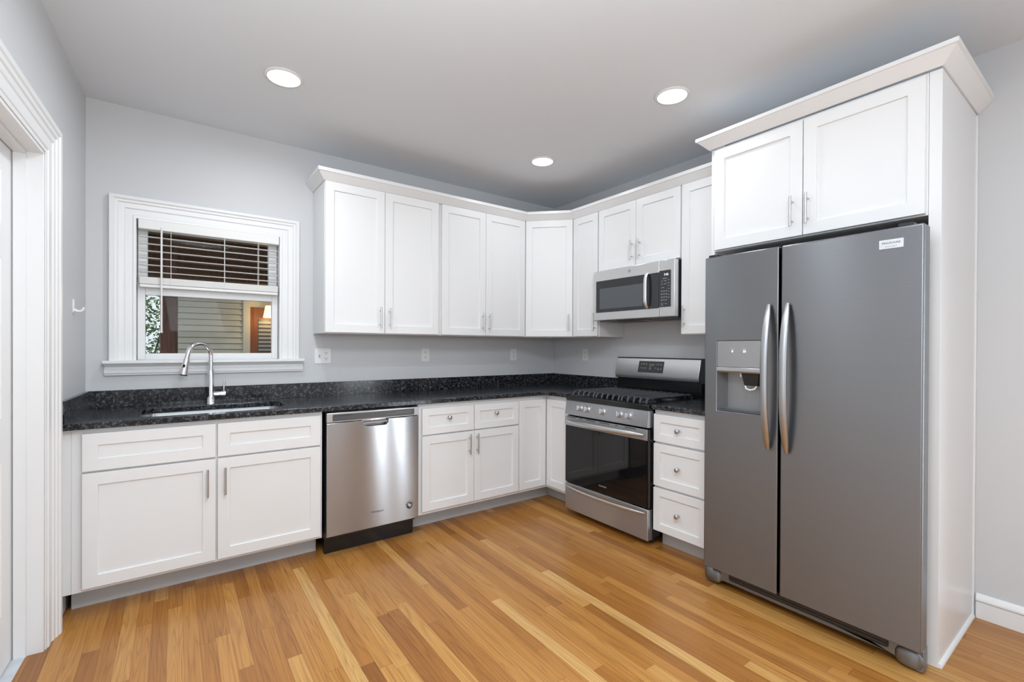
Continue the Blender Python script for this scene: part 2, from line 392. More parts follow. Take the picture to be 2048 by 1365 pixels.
# ---- window
w = thing('window_1', 'white double hung window above the sink', 'window', (0, 0, 0), kind='structure')
casing(WX0, WX1, WZ0+.0, WZ1, 'casing', w, kd=.85, rev=-.001)
b = MB().box(WX0-j, WX0, .0, .14, WZ0-j, WZ1+j).box(WX1, WX1+j, .0, .14, WZ0-j, WZ1+j).box(WX0, WX1, .0, .14, WZ1, WZ1+j).box(WX0, WX1, .02, .14, WZ0-j, WZ0)
b.build('jamb', 'trim', w)
b = MB().box(-3.452, -2.376, -.062, -.0005, 1.177, 1.196).box(WX0, WX1, -.01, .035, 1.177, 1.196)
b.build('stool', 'trim', w, bevel=.004)
ap = [(-.0005, 1.176), (-.026, 1.176), (-.026, 1.168), (-.021, 1.163), (-.012, 1.158), (-.012, 1.146), (-.018, 1.142), (-.024, 1.138), (-.024, 1.121), (-.018, 1.117), (-.018, 1.11), (-.0005, 1.11)]
MB().prism(ap, 'x', -3.446, -2.38).build('apron', 'trim', w)
def sash(y0, y1, x0, x1, z0, z1, gx0, gx1, gz0, gz1):
    b = MB().box(x0, gx0, y0, y1, z0, z1).box(gx1, x1, y0, y1, z0, z1).box(gx0, gx1, y0, y1, z0, gz0).box(gx0, gx1, y0, y1, gz1, z1)
    s = b.build('sash', 'trim', w, bevel=.0025)
    MB().box(gx0-.004, gx1+.004, (y0+y1)/2-.002, (y0+y1)/2+.002, gz0-.004, gz1+.004).build('glass_pane', 'glass', s)
sash(.042, .072, -3.299, -2.533, 1.197, 1.656, -3.262, -2.570, 1.236, 1.594)
sash(.08, .11, -3.299, -2.533, 1.62, 2.041, -3.252, -2.586, 1.69, 1.995)

# ---- blind
bl = thing('window_blind', 'white slatted blind half raised over the sink window', 'blind', (-2.914, .006, 2.04))
def lx(x): return x + 2.914
b = MB().box(-.379, .379, -.03, .022, -.056, 0)
b.build('valance', 'slat', bl, bevel=.003)
def slat_mb(z, tilt=.0, wd=.036, th=.0022):
    b = MB(); n = 6; prof = []
    for k in range(n+1):
        t = k/n*2-1; prof.append((t*wd/2, z - tilt*t*wd/2 + .0022*(1-t*t)))
    poly = [(y, zz) for y, zz in prof] + [(y, zz-th) for y, zz in reversed(prof)]
    return b.prism(poly, 'x', -.373, .373)
for k in range(6):
    slat_mb(-.097 - k*.0423, tilt=-.03).build('slat', 'slat', bl)
for k in range(9):
    slat_mb(-.3425 - k*.0046, th=.0038).build('slat', 'slat', bl)
MB().box(-.373, .373, -.02, .018, -.404, -.386).build('bottom_rail', 'slat', bl, bevel=.003)
for x in (-.222, .06, .255):
    b = MB().cyl((x, -.0205, -.05), (x, -.0205, -.39), .0014, n=6).cyl((x, .0205, -.05), (x, .0205, -.39), .0014, n=6)
    b.build('ladder_cord', 'slat', bl)
b = MB().cyl((-.268, -.036, -.04), (-.268, -.036, -.664), .0052, n=10).cyl((-.268, -.036, -.664), (-.268, -.036, -.678), .0065, n=10)
b.build('tilt_wand', 'slat', bl)

# ---- door on the left wall
d = thing('door_1', 'white panelled door in a moulded frame at far left', 'door', LW_O, LW_ANG, kind='structure')
casing(DA0, DA1, 0, DZ, 'casing', d, k=1.12, kd=.8, rev=-.001,
       prof=[(0, 0), (0, .004), (.012, .006), (.016, .011), (.03, .013), (.034, .009), (.055, .012), (.06, .018), (.078, .02), (.083, .027), (.096, .029), (.101, .036), (.117, .038), (.123, .034), (.123, 0)])
b = MB().box(DA1-.016, DA1, .0, .14, 0, DZ).box(DA0, DA0+.016, .0, .14, 0, DZ).box(DA0, DA1, .0, .14, DZ-.016, DZ)
b.box(DA1-.028, DA1-.016, .05, .088, 0, DZ-.016).box(DA0+.016, DA0+.028, .05, .088, 0, DZ-.016).box(DA0+.028, DA1-.028, .05, .088, DZ-.028, DZ-.016)
b.build('jamb', 'trim', d, bevel=.0015)
def panel_door(x0, x1, z0, z1, yf, th, cells):
    """door leaf with raised panels: cells are (x0,x1,z0,z1)"""
    b = MB(); xs = sorted({x0, x1, *[c[0] for c in cells], *[c[1] for c in cells]}); zs = sorted({z0, z1, *[c[2] for c in cells], *[c[3] for c in cells]})
    for i in range(len(xs)-1):
        for k in range(len(zs)-1):
            mx, mz = (xs[i]+xs[i+1])/2, (zs[k]+zs[k+1])/2
            if any(c[0] < mx < c[1] and c[2] < mz < c[3] for c in cells): continue
            b.add([(xs[i], yf, zs[k]), (xs[i+1], yf, zs[k]), (xs[i+1], yf, zs[k+1]), (xs[i], yf, zs[k+1])], [(0, 1, 2, 3)])
    for c in cells:
        rings = [(0, 0), (.012, .009), (.03, .009), (.055, .003)]
        pts = []
        for ins, dp in rings: pts += [(c[0]+ins, yf+dp, c[2]+ins), (c[1]-ins, yf+dp, c[2]+ins), (c[1]-ins, yf+dp, c[3]-ins), (c[0]+ins, yf+dp, c[3]-ins)]
        fs = [(r*4+q, r*4+(q+1) % 4, r*4+4+(q+1) % 4, r*4+4+q) for r in range(3) for q in range(4)] + [(12, 13, 14, 15)]
        b.add(pts, fs)
    b.add([(x0, yf, z0), (x1, yf, z0), (x1, yf, z1), (x0, yf, z1), (x0, yf+th, z0), (x1, yf+th, z0), (x1, yf+th, z1), (x0, yf+th, z1)],
          [(4, 7, 6, 5), (0, 1, 5, 4), (1, 2, 6, 5), (2, 3, 7, 6), (3, 0, 4, 7)])
    return b
la0, la1 = DA0+.019, DA1-.021
cells = []
for z0_, z1_ in ((.24, .83), (1.0, 1.62), (1.75, 1.96)):
    mid = (la0+la1)/2
    cells += [(la0+.115, mid-.05, z0_, z1_), (mid+.05, la1-.115, z0_, z1_)]
panel_door(la0, la1, .012, DZ-.02, .092, .04, cells).build('door_panel', 'trim', d, smooth=20)
t = MB().box(DA0+.03, DA1-.001, .052, .139, .0005, .006).build('trim_1', 'tile'); t.location = LW_O; t.rotation_euler = (0, 0, LW_ANG)
tag(t, 'pale stone threshold under the white door', 'threshold', kind='structure')
h = thing('wall_hook', 'small white hook on the wall left of the window', 'hook', (LW_O[0]-.036*.31-.0005, -.31, 1.485), LW_ANG)
MB().prism(rrect(-.012, .012, -.036, .036, .011), 'y', -.006, 0).build('back_plate', 'wplast', h, bevel=.001)
MB().tube([(0, -.004, -.018), (0, -.016, -.026), (0, -.028, -.026), (0, -.038, -.018), (0, -.042, -.004)], [.008, .0075, .007, .0065, .005], 10).build('prong', 'wplast', h)

# ------------------------------------------------------------------ downlights
def downlight(x, y, label, power):
    t = thing('ceiling_downlight', label, 'downlight', (x, y, ZC), group='round ceiling downlights')
    MB().lathe([(.078, -.0008), (.092, -.0008), (.0925, -.004), (.088, -.008), (.079, -.010), (.077, -.006)], n=40).build('trim_ring', 'wplast', t)
    MB().lathe([(.0775, -.002), (.0775, -.007), (.06, -.0085), (.001, -.009)], n=40).build('lens', 'lens', t)
    l = area('lamp', (0, 0, -.0115), (0, 0, 0), .15, .15, power, (.88, .945, 1), 172, 'DISK'); l.parent = t
downlight(-2.655, -.885, 'glowing round downlight nearest the window, left of three', 8.6)
downlight(-.875, -1.987, 'glowing round downlight in front of the refrigerator cabinets', 4.4)
downlight(-.872, -.857, 'glowing round downlight over the corner cabinets', 3.5)

# ------------------------------------------------------------------ cabinets
TH = .02
def shaker(x0, x1, z0, z1, yb, fw=.057, rec=.009):
    """shaker door leaf, back at y=yb, front towards -y"""
    yf = yb - TH; b = MB(); i0, i1, k0, k1 = x0+fw, x1-fw, z0+fw, z1-fw; e = .0012
    vs = [(x0, yf, z0), (x1, yf, z0), (x1, yf, z1), (x0, yf, z1), (i0, yf, k0), (i1, yf, k0), (i1, yf, k1), (i0, yf, k1),
          (i0+e, yf+rec, k0+e), (i1-e, yf+rec, k0+e), (i1-e, yf+rec, k1-e), (i0+e, yf+rec, k1-e), (x0, yb, z0), (x1, yb, z0), (x1, yb, z1), (x0, yb, z1)]
    fs = [(0, 1, 5, 4), (1, 2, 6, 5), (2, 3, 7, 6), (3, 0, 4, 7), (4, 5, 9, 8), (5, 6, 10, 9), (6, 7, 11, 10), (7, 4, 8, 11), (8, 9, 10, 11),
          (0, 12, 13, 1), (1, 13, 14, 2), (2, 14, 15, 3), (3, 15, 12, 0), (12, 15, 14, 13)]
    return b.add(vs, fs)
def door(parent, x0, x1, z0, z1, yb, handle=None, name='door', fw=.057):
    """handle = (x, z centre) for a bar pull"""
    o = shaker(x0, x1, z0, z1, yb, fw).build(name, 'white', parent, bevel=.0014)
    yf = yb - TH
    if handle and len(handle) == 2:
        hx, hz = handle; hl = .074
        b = MB().cyl((hx, yf-.03, hz-hl), (hx, yf-.03, hz+hl), .0055, n=14)
        for s in (-1, 1): b.cyl((hx, yf+.001, hz+s*.048), (hx, yf-.03, hz+s*.048), .0042, n=10)
        b.build('handle', 'nickel', o, bevel=.0008)
    elif handle:
        knob(o, handle[0], yf, handle[1])
    return o
def knob(parent, x, yf, z):
    MB().lathe([(.009, -.001), (.0065, .004), (.006, .012), (.011, .017), (.0148, .021), (.0152, .025), (.012, .029), (.005, .031)], (x, yf, z), (0, -1, 0), 20).build('knob', 'nickel', parent, smooth=60)
def carcass(parent, x0, x1, z0, z1, depth, top=True, t=.018):
    y0 = -depth
    b = MB().box(x0, x1, y0, y0+t, z0, z1).box(x0, x0+t, y0+t, -.004, z0, z1).box(x1-t, x1, y0+t, -.004, z0, z1)
    b.box(x0+t, x1-t, y0+t, -.004, z0, z0+t).box(x0+t, x1-t, -.01, -.004, z0+t, z1)
    if top: b.box(x0+t, x1-t, y0+t, -.01, z1-t, z1)
    return b.build('carcass', 'white', parent, bevel=.001)
BD = .61; UD = .305; UZ0, UZ1 = 1.374, 2.41
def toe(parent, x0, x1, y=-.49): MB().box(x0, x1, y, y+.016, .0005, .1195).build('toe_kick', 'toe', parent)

G_U, G_B = 'white wall cabinets', 'white base cabinets'
# --- wall cabinets, window wall
c = thing('wall_cabinet', 'white two door wall cabinet right of the window', 'cabinet', (-1.879, 0, UZ0), group=G_U)
def shift(c, fn): return fn
def wallcab(label, x0, x1, doors, rz=0., z0=UZ0, z1=UZ1, depth=UD, name='wall_cabinet', group=G_U, fw=.057, o=None):
    """doors: (x0, x1, handle x or None, handle z centre); positions along the wall"""
    cx = (x0+x1)/2
    loc = (cx, 0, z0) if rz == 0 else (0, -cx, z0)
    c = thing(name, label, 'cabinet', loc, rz, group)
    carcass(c, x0-cx, x1-cx, 0, z1-z0, depth)
    for a, b_, hx, hz in doors:
        door(c, a-cx, b_-cx, .006, 2.395-z0, -depth-.0005, (hx-cx, hz-z0) if hx is not None else None, fw=fw)
    return c
bpy.data.objects.remove(c)
wallcab('white two door wall cabinet right of the window', -2.308, -1.45, [(-2.306, -1.8965, -1.931, 1.492), (-1.8935, -1.468, -1.861, 1.49)])
wallcab('white two door wall cabinet left of the diagonal corner cabinet', -1.449, -.612, [(-1.437, -1.0335, -1.064, 1.49), (-1.0305, -.624, -1.0, 1.489)])
# diagonal corner
c = thing('wall_cabinet', 'white single door cabinet set diagonally across the corner', 'cabinet', (0, 0, UZ0), 0, G_U)
poly = [(-.004, -.004), (-.609, -.004), (-.609, -.305), (-.305, -.609), (-.004, -.609)]
MB().prism(poly, 'z', 0, UZ1-UZ0).build('carcass', 'white', c, bevel=.001)
dd = door(c, -.205, .205, .006, 2.395-UZ0, -.0005, (.172, 1.498-UZ0))
dd.location = (-.457, -.457, 0); dd.rotation_euler = (0, 0, rad(-45))
wallcab('white narrow single door wall cabinet left of the microwave', .611, .913, [(.622, .908, .889, 1.494)], RW2)
wallcab('white short two door cabinet above the microwave', .914, 1.678, [(.919, 1.2945, 1.266, 2.02), (1.2975, 1.673, 1.335, 2.02)], RW2, z0=1.897)
wallcab('white single door wall cabinet between microwave and refrigerator cabinet', 1.679, 2.083, [(1.684, 2.078, 1.712, 1.497)], RW2)
fc = wallcab('white deep two door cabinet above the refrigerator', 2.106, 3.0265, [(2.112, 2.5655, 2.523, 1.957), (2.5695, 3.02, 2.592, 1.957)], RW2, z0=1.83, depth=.635)
# fridge side panels
p = MB().box(2.0845, 2.1055, -.636, -.003, .0005, 2.41).build('end_panel', 'white', None, bevel=.001); p.rotation_euler = (0, 0, RW2)
tag(p, 'tall narrow white panel on the left side of the refrigerator', 'panel')
p = thing('end_panel', 'tall white panel closing the right side of the refrigerator', 'panel', (0, -3.045, 0), RW2)
MB().box(-.0175, .0225, -.636, -.003, .0005, 2.41).build('panel_board', 'white', p, bevel=.001)
MB().prism([(.0225, .0005), (.034, .0005), (.034, .006), (.030, .014), (.0225, .018)], 'y', -.63, -.02).build('shoe_moulding', 'trim', p)
MB().box(.0225, .029, -.019, -.001, .0005, 2.40).build('scribe_strip', 'trim', p)
# crowns
CR = [(0, 2.397), (.006, 2.397), (.045, 2.440), (.052, 2.443), (.052, 2.466), (0, 2.466)]
b = MB(); fy = UD+.012
sweep_profile(b, [(-2.309, -.001), (-2.309, -fy), (-.61, -fy), (-fy, -.61), (-fy, -2.023)], CR, side=1)
tag(b.build('crown_moulding', 'white', smooth=20), 'white angled crown moulding along the lower wall cabinets', 'moulding')
b = MB(); CR2 = [(0, 2.412), (.006, 2.412), (.05, 2.458), (.058, 2.461), (.058, 2.478), (0, 2.478)]
sweep_profile(b, [(-.001, -2.083), (-.648, -2.083), (-.648, -3.0685), (-.001, -3.0685)], CR2, side=1)
tag(b.build('crown_moulding', 'white', smooth=20), 'white angled crown moulding on top of the refrigerator cabinet', 'moulding')

# --- base cabinets
c = thing('base_cabinet', 'white sink base cabinet with two doors under the window', 'cabinet', (-2.965, 0, 0), 0, G_B); X = 2.965
carcass(c, -3.505+X, -2.393+X, .12, .888, BD, top=False)
MB().box(-3.546+X, -3.5055+X, -.61, -.592, .12, .888).build('filler_strip', 'white', c, bevel=.001)
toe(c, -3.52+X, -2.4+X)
door(c, -3.466+X, -2.939+X, .69, .868, -BD-.0005, name='drawer_front')
door(c, -2.929+X, -2.406+X, .69, .868, -BD-.0005, name='drawer_front')
door(c, -3.466+X, -2.939+X, .138, .68, -BD-.0005, (-2.975+X, .56))
door(c, -2.929+X, -2.406+X, .138, .68, -BD-.0005, (-2.896+X, .56))
c = thing('base_cabinet', 'white base cabinet with two drawers over two doors beside dishwasher', 'cabinet', (-1.34, 0, 0), 0, G_B); X = 1.34
carcass(c, -1.768+X, -.913+X, .12, .888, BD, top=False)
toe(c, -1.768+X, -.913+X)
door(c, -1.742+X, -1.329+X, .675, .857, -BD-.0005, (-1.538+X, .784, 1), 'drawer', fw=.05)
door(c, -1.323+X, -.914+X, .675, .857, -BD-.0005, (-1.135+X, .784, 1), 'drawer', fw=.05)
door(c, -1.742+X, -1.3275+X, .144, .665, -BD-.0005, (-1.371+X, .573))
door(c, -1.3245+X, -.914+X, .144, .665, -BD-.0005, (-1.306+X, .573))
c = thing('base_cabinet', 'white corner base cabinet with two plain doors meeting in the corner', 'cabinet', (0, 0, 0), 0, G_B)
poly = [(-.004, -.004), (-.912, -.004), (-.912, -.61), (-.61, -.61), (-.61, -.9), (-.004, -.9)]
MB().prism(poly, 'z', .12, .888).build('carcass', 'white', c, bevel=.001)
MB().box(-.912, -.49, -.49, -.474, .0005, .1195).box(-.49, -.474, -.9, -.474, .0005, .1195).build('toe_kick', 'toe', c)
door(c, -.908, -.634, .144, .858, -BD-.0005)
dd = door(c, .636, .897, .144, .858, -BD-.0005); dd.rotation_euler = (0, 0, RW2)
c = thing('base_cabinet', 'white three drawer base cabinet between range and refrigerator', 'cabinet', (0, -1.887, 0), RW2, G_B); X = -1.887
carcass(c, 1.69+X, 2.083+X, .12, .888, BD, top=False)
toe(c, 1.69+X, 2.083+X, -.525)
for z0, z1 in ((.688, .862), (.405, .674), (.118, .392)):
    door(c, 1.694+X, 2.064+X, z0, z1, -BD-.0005, (1.876+X, (z0+z1)/2, 1), 'drawer', fw=.05)

# ------------------------------------------------------------------ worktops
def ctop(outer, hole, name, label, group='dark granite worktops'):
    b = MB()
    zt, zb, e = .921, .891, .004
    if hole: b.holed(outer, hole, 'z', zb, zt)
    else: b.prism(outer, 'z', zb, zt)
    o = b.build(name, 'granite', None, bevel=.003, smooth=40)
    return tag(o, label, 'worktop', group)
fy = -.648; r = .07
outer = [(-3.531, -.0015), (-3.5535, fy), (fy-r, fy)]
outer += [(fy-r + r*math.sin(rad(a)), fy-r + r*math.cos(rad(a))) for a in (15, 30, 45, 60, 75)]
outer += [(fy, fy-r), (fy, -.8995), (-.0015, -.8995), (-.0015, -.0015)]
SX0, SX1, SY0, SY1 = -3.262, -2.56, -.565, -.165
hole = list(reversed(rrect(SX0, SX1, SY0, SY1, .07, 8)))
ct = ctop(outer, hole, 'countertop', 'long dark speckled granite worktop with the sink cut out')
b = MB().box(-3.525, -.0015, -.0215, -.0015, .9212, 1.022).box(-.0215, -.0015, -.899, -.0215, .9212, 1.022)
b.build('upstand', 'granite', ct, bevel=.0012)
sm = MB().prism([(-3.5288, -.022), (-3.5495, -.60), (-3.5295, -.60), (-3.5085, -.022)], 'z', .9212, 1.022).build('side_upstand', 'granite', ct, bevel=.0012)
c2 = ctop([(fy, -1.687), (fy, -2.083), (-.0015, -2.083), (-.0015, -1.687)], None, 'countertop', 'short dark granite worktop between range and refrigerator')
MB().box(-.0215, -.0015, -2.082, -1.688, .9212, 1.022).build('upstand', 'granite', c2, bevel=.0012)

# ---- sink
s = thing('kitchen_sink', 'undermounted stainless sink set in the dark worktop', 'sink', (0, 0, .889))
b = MB(); r1 = rrect(SX0-.012, SX1+.012, SY0-.012, SY1+.012, .08, 8); r2 = rrect(SX0-.004, SX1+.004, SY0-.004, SY1+.004, .072, 8)
r3 = rrect(SX0+.008, SX1-.008, SY0+.008, SY1-.008, .06, 8); r4 = rrect(SX0+.03, SX1-.03, SY0+.03, SY1-.03, .05, 8)
rings = [(r1, 0), (r2, 0), (r3, -.17), (r4, -.195), (r4, -.198), (r3, -.174), (r1, -.003)]
n = len(r1); vs = [(x, y, z) for ring, z in rings for x, y in ring]
fs = [(i*n+k, i*n+(k+1) % n, ((i+1) % 7)*n+(k+1) % n, ((i+1) % 7)*n+k) for i in (0, 1, 2, 4, 5, 6) for k in range(n)]
fs += [tuple(3*n+k for k in range(n)), tuple(4*n+k for k in reversed(range(n)))]
b.add(vs, fs).build('basin', 'sinksteel', s, smooth=50)
MB().lathe([(.045, -.1945), (.045, -.1925), (.03, -.1925), (.025, -.194)], (-2.91, -.3, 0)).build('drain', 'chrome', s)
# ---- faucet
f = thing('kitchen_faucet', 'tall polished chrome pull down faucet behind the sink', 'faucet', (-2.935, -.125, .9215))
MB().lathe([(.026, 0), (.026, .006), (.0225, .01), (.022, .06), (.0185, .2), (.0165, .215)], n=28).build('base_column', 'chrome', f, smooth=50)
dx, dy = -.80, -.60; R_ = .075; path = [(0, 0, .21), (0, 0, .30)]
for a in range(10, 166, 12):
    t_ = R_ - R_*math.cos(rad(a)); path.append((dx*t_, dy*t_, .30 + R_*math.sin(rad(a))))
lx_, ly_, lz_ = path[-1]
MB().tube(path + [(lx_+dx*.012, ly_+dy*.012, lz_-.045)], .0128, 18).build('spout', 'chrome', f, smooth=60)
hx, hy, hz = lx_+dx*.012, ly_+dy*.012, lz_-.046
e1 = (hx+dx*.008, hy+dy*.008, hz-.035); e2 = (hx+dx*.02, hy+dy*.02, hz-.095)
hd = MB().tube([(hx, hy, hz), e1, e2], [.0155, .0175, .0215], 22).build('spray_head', 'chrome', f, smooth=60)
MB().tube([e2, (e2[0]+dx*.001, e2[1]+dy*.001, e2[2]-.004)], [.0205, .0195], 22).build('nozzle', 'blackp', hd)
q = MB().prism(rrect(-.006, .006, -.014, .014, .0055), 'y', -.003, .003).build('spray_button', 'blackp', hd)
q.location = (e1[0]-.008, e1[1]-.0175, e1[2]-.012); q.rotation_euler = (0.18, .25, -.35)
MB().tube([(.015, 0, .062), (.05, 0, .062)], .0155, 20).tube([(.051, 0, .062), (.078, 0, .062)], .0168, 20).build('handle_barrel', 'chrome', f, bevel=.001)
MB().tube([(.069, 0, .075), (.069, 0, .10), (.071, 0, .148)], [.0055, .006, .0068], 14).build('lever', 'chrome', f)

# ------------------------------------------------------------------ outlets
def outlet(loc, rz, label, kinds, w_):
    t = thing('wall_outlet', label, 'outlet', loc, rz, 'white wall outlets')
    MB().prism(rrect(-w_/2, w_/2, -.055, .055, .005), 'y', -.006, -.0005).build('cover_plate', 'wplast', t, bevel=.002)
    for kd, x in kinds:
        if kd == 'duplex':
            for z in (.02, -.02):
                r_ = MB().prism(rrect(x-.0165, x+.0165, z-.0145, z+.0145, .0125), 'y', -.008, -.006).build('receptacle', 'wplast', t)
                MB().box(x-.0085, x-.0055, -.0085, -.0079, z-.001, z+.008).box(x+.0055, x+.0085, -.0085, -.0079, z-.001, z+.007).cyl((x, -.0079, z-.008), (x, -.0085, z-.008), .0028, n=10).build('slots', 'slot', r_)
        elif kd == 'decora':
            r_ = MB().prism(rrect(x-.0165, x+.0165, -.033, .033, .002), 'y', -.008, -.006).build('receptacle', 'wplast', t)
            b = MB()
            for z in (.02, -.02): b.box(x-.0085, x-.0055, -.0085, -.0079, z-.001, z+.008).box(x+.0055, x+.0085, -.0085, -.0079, z-.001, z+.007).cyl((x, -.0079, z-.008), (x, -.0085, z-.008), .0028, n=10)
            b.box(x-.006, x+.006, -.0088, -.0079, -.003, .0005)
            b.build('slots', 'slot', r_)
        else:
            r_ = MB().box(x-.005, x+.005, -.0066, -.0055, -.012, .012).build('switch_slot', 'print', t)
            MB().prism([(-.0055, -.004), (-.018, .006), (-.0185, .011), (-.0055, .005)], 'x', x-.0038, x+.0038).build('toggle', 'wplast', t)
outlet((-2.242, 0, 1.214), 0, 'white switch and outlet plate nearest the window', (('toggle', -.023), ('duplex', .023)), .114)
outlet((-1.423, 0, 1.216), 0, 'white double outlet under the middle wall cabinets', (('duplex', 0),), .07)
outlet((-.51, 0, 1.214), 0, 'white rectangular faced outlet on the window wall near the corner', (('decora', 0),), .07)
outlet((0, -.452, 1.215), RW2, 'white outlet on the right wall between corner and range', (('duplex', 0),), .07)

# ------------------------------------------------------------------ dishwasher
dw = thing('dishwasher', 'stainless front dishwasher left of the two drawer cabinet', 'dishwasher', (-2.0785, 0, 0)); X = 2.0785
MB().box(-2.375+X, -1.782+X, -.6, -.04, .1, .882).build('body', 'blackp', dw)
MB().box(-2.37+X, -1.785+X, -.575, -.555, .0005, .122).build('kick_plate', 'black', dw)
zt = .8175; nx0, nx1, nz = -2.157+X, -1.993+X, .781
poly = [(-2.377+X, .128), (-1.781+X, .128), (-1.781+X, zt), (nx1, zt)]
poly += [(nx1-.022+.022*math.cos(rad(a)), nz+.022-.022*math.sin(rad(a))) for a in range(0, 91, 15)]
poly += [(nx0+.022-.022*math.sin(rad(a)), nz+.022-.022*math.cos(rad(a))) for a in range(0, 91, 15)]
poly += [(nx0, zt), (-2.377+X, zt)]
dr = MB().prism(poly, 'y', -.655, -.605).build('door', 'steel_d', dw, bevel=.003)
b = MB(); n = 10; vs = []
for k in range(n+1):
    a = rad(90*k/n); y = -.653+.042*math.sin(a); z = nz+.002+.034*(1-math.cos(a))
    vs += [(nx0+.002, y, z), (nx1-.002, y, z)]
fs = [(2*k, 2*k+1, 2*k+3, 2*k+2) for k in range(n)]
fs += [tuple([0]+[2*k for k in range(1, n+1)]), tuple([1]+[2*k+1 for k in range(1, n+1)])]
b.add(vs, fs).build('handle_pocket', 'chrome', dr, smooth=60)
text('brand_lettering', 'Whirlpool', .019, 'dprint', dr, (-2.065+X, -.6555, .227))
bd = MB().lathe([(.0215, 0), (.0215, .0015), (.0205, .002), (.001, .002)], (-1.846+X, -.655, .222), (0, -1, 0), 32).build('round_badge', 'dprint', dr, smooth=30)
b = MB()
for k in range(7):
    a = rad(25+k*22); cx, cz = -1.846+X+.029*math.cos(a), .222+.029*math.sin(a)
    b.box(cx-.0018, cx+.0018, -.6562, -.6548, cz-.0024, cz+.0024)
b.build('badge_lettering', 'dprint', bd); b = MB()
b.prism(rrect(-.0135-1.846+X, .0135-1.846+X, .2225, .2275, .002), 'y', -.6582, -.6568)
b.prism(rrect(-.0035-1.846+X, .012-1.846+X, .2135, .2185, .002), 'y', -.6582, -.6568)
b.prism(rrect(-.0125-1.846+X, .004-1.846+X, .2315, .2355, .002), 'y', -.6582, -.6568)
b.build('badge_mark', 'wplast', bd)
cp = MB().box(-2.377+X, -1.781+X, -.652, -.605, .821, .879).build('control_strip', 'steel', dw, bevel=.003)
cs = MB().prism(rrect(-2.343+X, -1.812+X, .828, .869, .006), 'y', -.6535, -.651).build('console', 'dgrey', cp)
b = MB()
for k in range(9): b.box(-2.333+X+k*.0125, -2.324+X+k*.0125, -.6545, -.653, .860, .865)
b.build('vent_slots', 'slot', cs)
b = MB()
for k in range(10):
    b.box(-2.0+X+k*.017, -1.992+X+k*.017, -.6538, -.6532, .846, .848)
    if k > 3: b.box(-2.0+X+k*.017, -1.990+X+k*.017, -.6538, -.6532, .855, .8565)
b.build('button_marks', 'print', cs)

# ------------------------------------------------------------------ range
RA0, RA1 = .904, 1.682; RC = (RA0+RA1)/2; A0, A1 = RA0-RC, RA1-RC
rg = thing('gas_range', 'stainless gas range with black oven glass in the right run', 'range', (0, -RC, 0), RW2)
MB().box(A0+.004, A1-.004, -.615, -.006, .05, .876).build('body', 'black', rg, bevel=.002)
for x in (A0+.05, A1-.05):
    for y in (-.56, -.06): MB().cyl((x, y, .0005), (x, y, .051), .018, n=14).build('foot', 'blackp', rg)
MB().box(A0+.01, A1-.01, -.6, -.59, .02, .051).build('toe_plate', 'blackp', rg)
# storage drawer
def bow_handle(parent, a0, a1, z, yb, bow, rr, name='handle', flat=.75, mat='hsteel'):
    pts, rads_ = [], []
    for k in range(25):
        t_ = k/24; e = abs(2*t_-1); y = yb - bow*(1-e**2.6) - .006
        pts.append((a0+(a1-a0)*t_, y, z)); rads_.append(rr*(1-.72*e**7))
    MB().tube(pts, rads_, 16, flat, up=(0, 0, 1)).build(name, mat, parent, smooth=60)
dw_ = MB().box(A0+.001, A1-.001, -.668, -.62, .042, .243).build('storage_drawer', 'steel', rg, bevel=.004)
bow_handle(dw_, A0+.02, A1-.02, .218, -.668, .04, .0125)
# oven door
od = MB().box(A0+.001, A1-.001, -.664, -.62, .25, .757).build('oven_door', 'black', rg, bevel=.003)
MB().prism(rrect(A0+.004, A1-.012, .252, .69, .004), 'y', -.6685, -.6645).build('oven_glass', 'oven', od)
MB().box(A0, A1-.006, -.672, -.6645, .687, .758).build('top_band', 'steel', od, bevel=.002)
bow_handle(od, A0+.018, A1-.03, .722, -.672, .046, .018)
for t0, t1 in ((.03, .14), (.19, .215), (.27, .38), (.43, .54), (.6, .63), (.7, .81)):
    MB().box(A0+t0*.8424, A0+t1*.8424, -.6728, -.6715, .748, .753).build('vent_slot', 'slot', od)
text('brand_lettering', 'FRIGIDAIRE', .014, 'print', od, (.0, -.669, .30))
# control panel
cpn = MB().prism([(-.62, .77), (-.672, .77), (-.674, .78), (-.658, .878), (-.62, .878)], 'x', A0+.001, A1-.001).build('control_panel', 'steel', rg, bevel=.002)
nrm = Vector((0, -.0982, .016)).normalized() if False else Vector((0, -.987, .16))
def kpos(a, z): return Vector((a, -.674+(z-.78)*(.016/.098), z))
for a in (1.062, 1.138, 1.288, 1.442, 1.52):
    o_ = kpos(a-RC, .829)
    kb = MB().lathe([(.0235, -.001), (.0235, .004), (.021, .006), (.0195, .026), (.017, .029), (.001, .0292)], o_, nrm, 28).build('burner_knob', 'hsteel', cpn, smooth=40)
    tb = MB().box(-.0045, .0045, -.036, -.027, -.0185, .0185).build('grip', 'hsteel', kb, bevel=.002)
    tb.location = o_; tb.rotation_euler = (rad(-9), 0, 0)
for a in (1.10, 1.20, 1.33, 1.40, 1.565, 1.575):
    b = MB()
    for z in (.822, .832, .842): b.box(a-RC-.006, a-RC+.006, -.674+(z-.78)*.163-.0006, -.674+(z-.78)*.163+.002, z, z+.0022)
    b.build('burner_mark', 'print', cpn)
